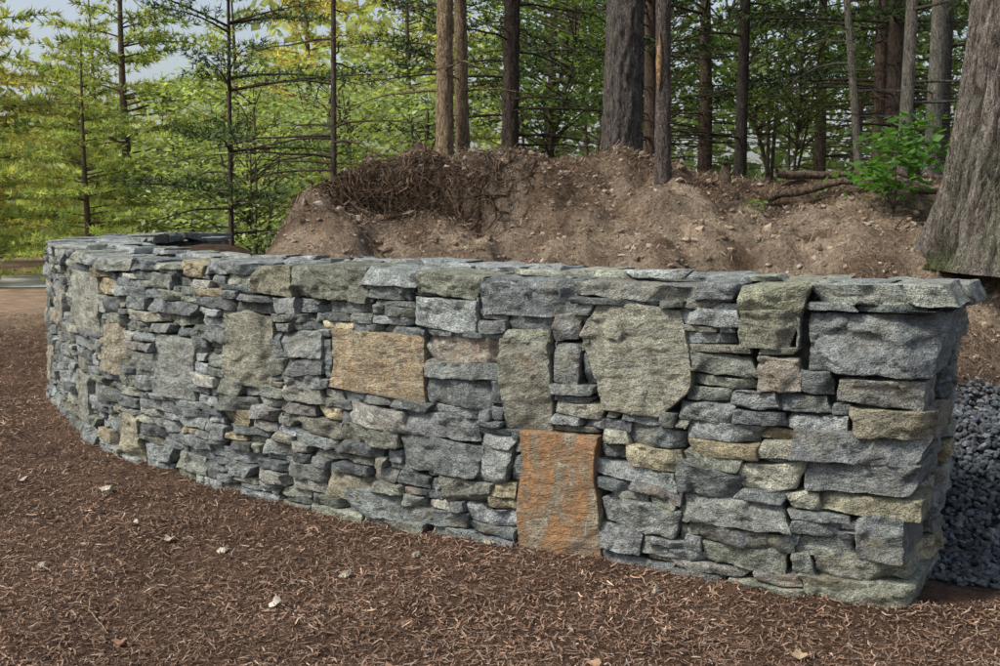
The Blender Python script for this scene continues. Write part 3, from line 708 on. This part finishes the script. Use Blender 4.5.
sm=MB(); V,Q=tube(np.array([[0,0,0],[0.002,0,.08],[0,0,.2],[.003,0,.32],[0,0,.40]]),[.004,.016,.022,.014,.003],10); sm.add(V,Q,col=(.42,.27,.15)); so_=sm.obj('bark_scar',[M_bark]); so_.location=(1.095,7.705,tz(1.11,7.75)+.62)
def big_tree():
    g=MB(); n=340; t=np.linspace(0,1,n); H=9.
    z=t*H; pts=np.c_[.055*z+.02*np.sin(z),.0*z,z]
    rad=.42*(1-.4*t)+.17*np.exp(-z/.30)
    def rn(p,th,a,b):
        zz=p[:,2:3]+0*th[None]
        wv=th[None]+.10*vn(np.stack([np.cos(th)[None]*3+0*zz,np.sin(th)[None]*3+0*zz,zz*3],-1),305)
        q=np.stack([np.cos(wv)*15,np.sin(wv)*15,zz*3.4],-1)
        rid=np.abs(fbm(q,301,2)); lobes=.06*np.exp(-p[:,2:3]/.3)*np.cos(5*th+.6)[None]
        return -.045*(1-np.clip(rid*4,0,1))+.014*fbm(q*2.5,303,2)+lobes
    V,Q=tube(pts,rad,300,rn); c=np.tile(np.array([.175,.157,.14]),(len(V),1)); mo=np.clip(1-V[:,2]/1.0,0,1)*np.clip(.5+fbm(V*4,44,2)*1.5,0,1)
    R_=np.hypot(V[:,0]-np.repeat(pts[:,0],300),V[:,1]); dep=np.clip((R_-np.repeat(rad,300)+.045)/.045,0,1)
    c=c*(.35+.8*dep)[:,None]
    c=c+(np.array([.09,.12,.04])-c)*mo[:,None]*.6; g.add(V,Q,col=c)
    cen=[]
    for i in range(12):
        a=rng.uniform(0,6.28); z0=rng.uniform(5.5,8.8); L=rng.uniform(2,4); tt=np.linspace(0,1,6)
        b0=np.array([.055*z0,0,z0]); bp=b0+np.outer(tt*L,[math.cos(a),math.sin(a),.35])+rng.normal(0,.05,(6,3)); V,Q=tube(bp,np.linspace(.09,.02,6),6); g.add(V,Q,col=(.17,.15,.13))
        for q in bp[2:]: 
            for _ in range(2): cen.append(q+rng.normal(0,.4,3))
    cen=np.array(cen); n=len(cen)*24; ci=np.repeat(np.arange(len(cen)),24); p=cen[ci]+rng.normal(0,.4,(n,3)); d=rng.normal(0,1,(n,3)); d/=np.linalg.norm(d,axis=1)[:,None]; w=np.cross(d,rng.normal(0,1,(n,3))); w/=np.linalg.norm(w,axis=1)[:,None]; l=.13
    V=np.stack([p,p+d*l*.5+w*l*.32,p+d*l,p+d*l*.5-w*l*.32],1).reshape(-1,3); g.add(V,np.arange(n*4).reshape(-1,4),col=(.06,.11,.03),mat=1)
    return g.obj('maple_tree',[M_bark,M_leaf])
o=big_tree(); o.location=(3.08,6.6,tz(3.08,6.6)-.12)
df=MB(); n=70000
x=rng.uniform(-45,45,n); y=rng.uniform(36,58,n)
top=np.where((x<-9)&(x>-24),6.,14.)+3*vn(P3(x*.35,y*.3),91); z=rng.uniform(0,1,n)**1.25*top
k=(fbm(np.stack([x*.55,y*.4,z*.7],-1),92,3)>-.12)|(z<3.5); x=x[k];y=y[k];z=z[k];n=len(x)
p=np.stack([x,y,z],-1); d=rng.normal(0,1,(n,3)); d/=np.linalg.norm(d,axis=1)[:,None]; w=np.cross(d,rng.normal(0,1,(n,3))); w/=np.linalg.norm(w,axis=1)[:,None]; l=rng.uniform(.25,.7,(n,1))
V=np.stack([p,p+d*l*.5+w*l*.3,p+d*l,p+d*l*.5-w*l*.3],1).reshape(-1,3)
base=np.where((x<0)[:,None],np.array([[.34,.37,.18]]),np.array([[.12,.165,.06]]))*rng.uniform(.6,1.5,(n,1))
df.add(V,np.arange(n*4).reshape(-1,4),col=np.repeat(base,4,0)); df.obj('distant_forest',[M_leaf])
# ------------------------------------------------------------------ light & camera
d=Vector((-.60,-.26,.72)).normalized()
sun=bpy.data.lights.new('sun','SUN'); sun.energy=3.9; sun.angle=math.radians(12); sun.color=(1,.92,.79)
so=bpy.data.objects.new('sun',sun); sc.collection.objects.link(so); so.rotation_euler=(-d).to_track_quat('-Z','Y').to_euler(); so.location=(-20,-5,20)
w=bpy.data.worlds.new('World'); sc.world=w; w.use_nodes=True; nt=w.node_tree; nt.nodes.clear()
sk=nt.nodes.new('ShaderNodeTexSky'); sk.sky_type='NISHITA'; sk.sun_disc=False; sk.sun_elevation=math.asin(d.z); sk.sun_rotation=math.atan2(d.x,d.y); sk.dust_density=3; sk.air_density=1.0;sk.ozone_density=.6
hs=nt.nodes.new('ShaderNodeHueSaturation'); hs.inputs['Saturation'].default_value=.6; hs.inputs['Value'].default_value=1.15
bg=nt.nodes.new('ShaderNodeBackground'); bg.inputs[1].default_value=.15; wo=nt.nodes.new('ShaderNodeOutputWorld')
nt.links.new(sk.outputs[0],hs.inputs['Color']); nt.links.new(hs.outputs[0],bg.inputs[0]); nt.links.new(bg.outputs[0],wo.inputs[0])
cam=bpy.data.cameras.new('camera'); cam.lens=39.4; cam.sensor_width=36; cam.clip_end=1000
co=bpy.data.objects.new('camera',cam); sc.collection.objects.link(co); co.location=(0,0,1.5); co.rotation_euler=(math.radians(90-6.69),0,0); sc.camera=co
sc.view_settings.view_transform='Standard'; sc.view_settings.look='None'; sc.view_settings.exposure=0
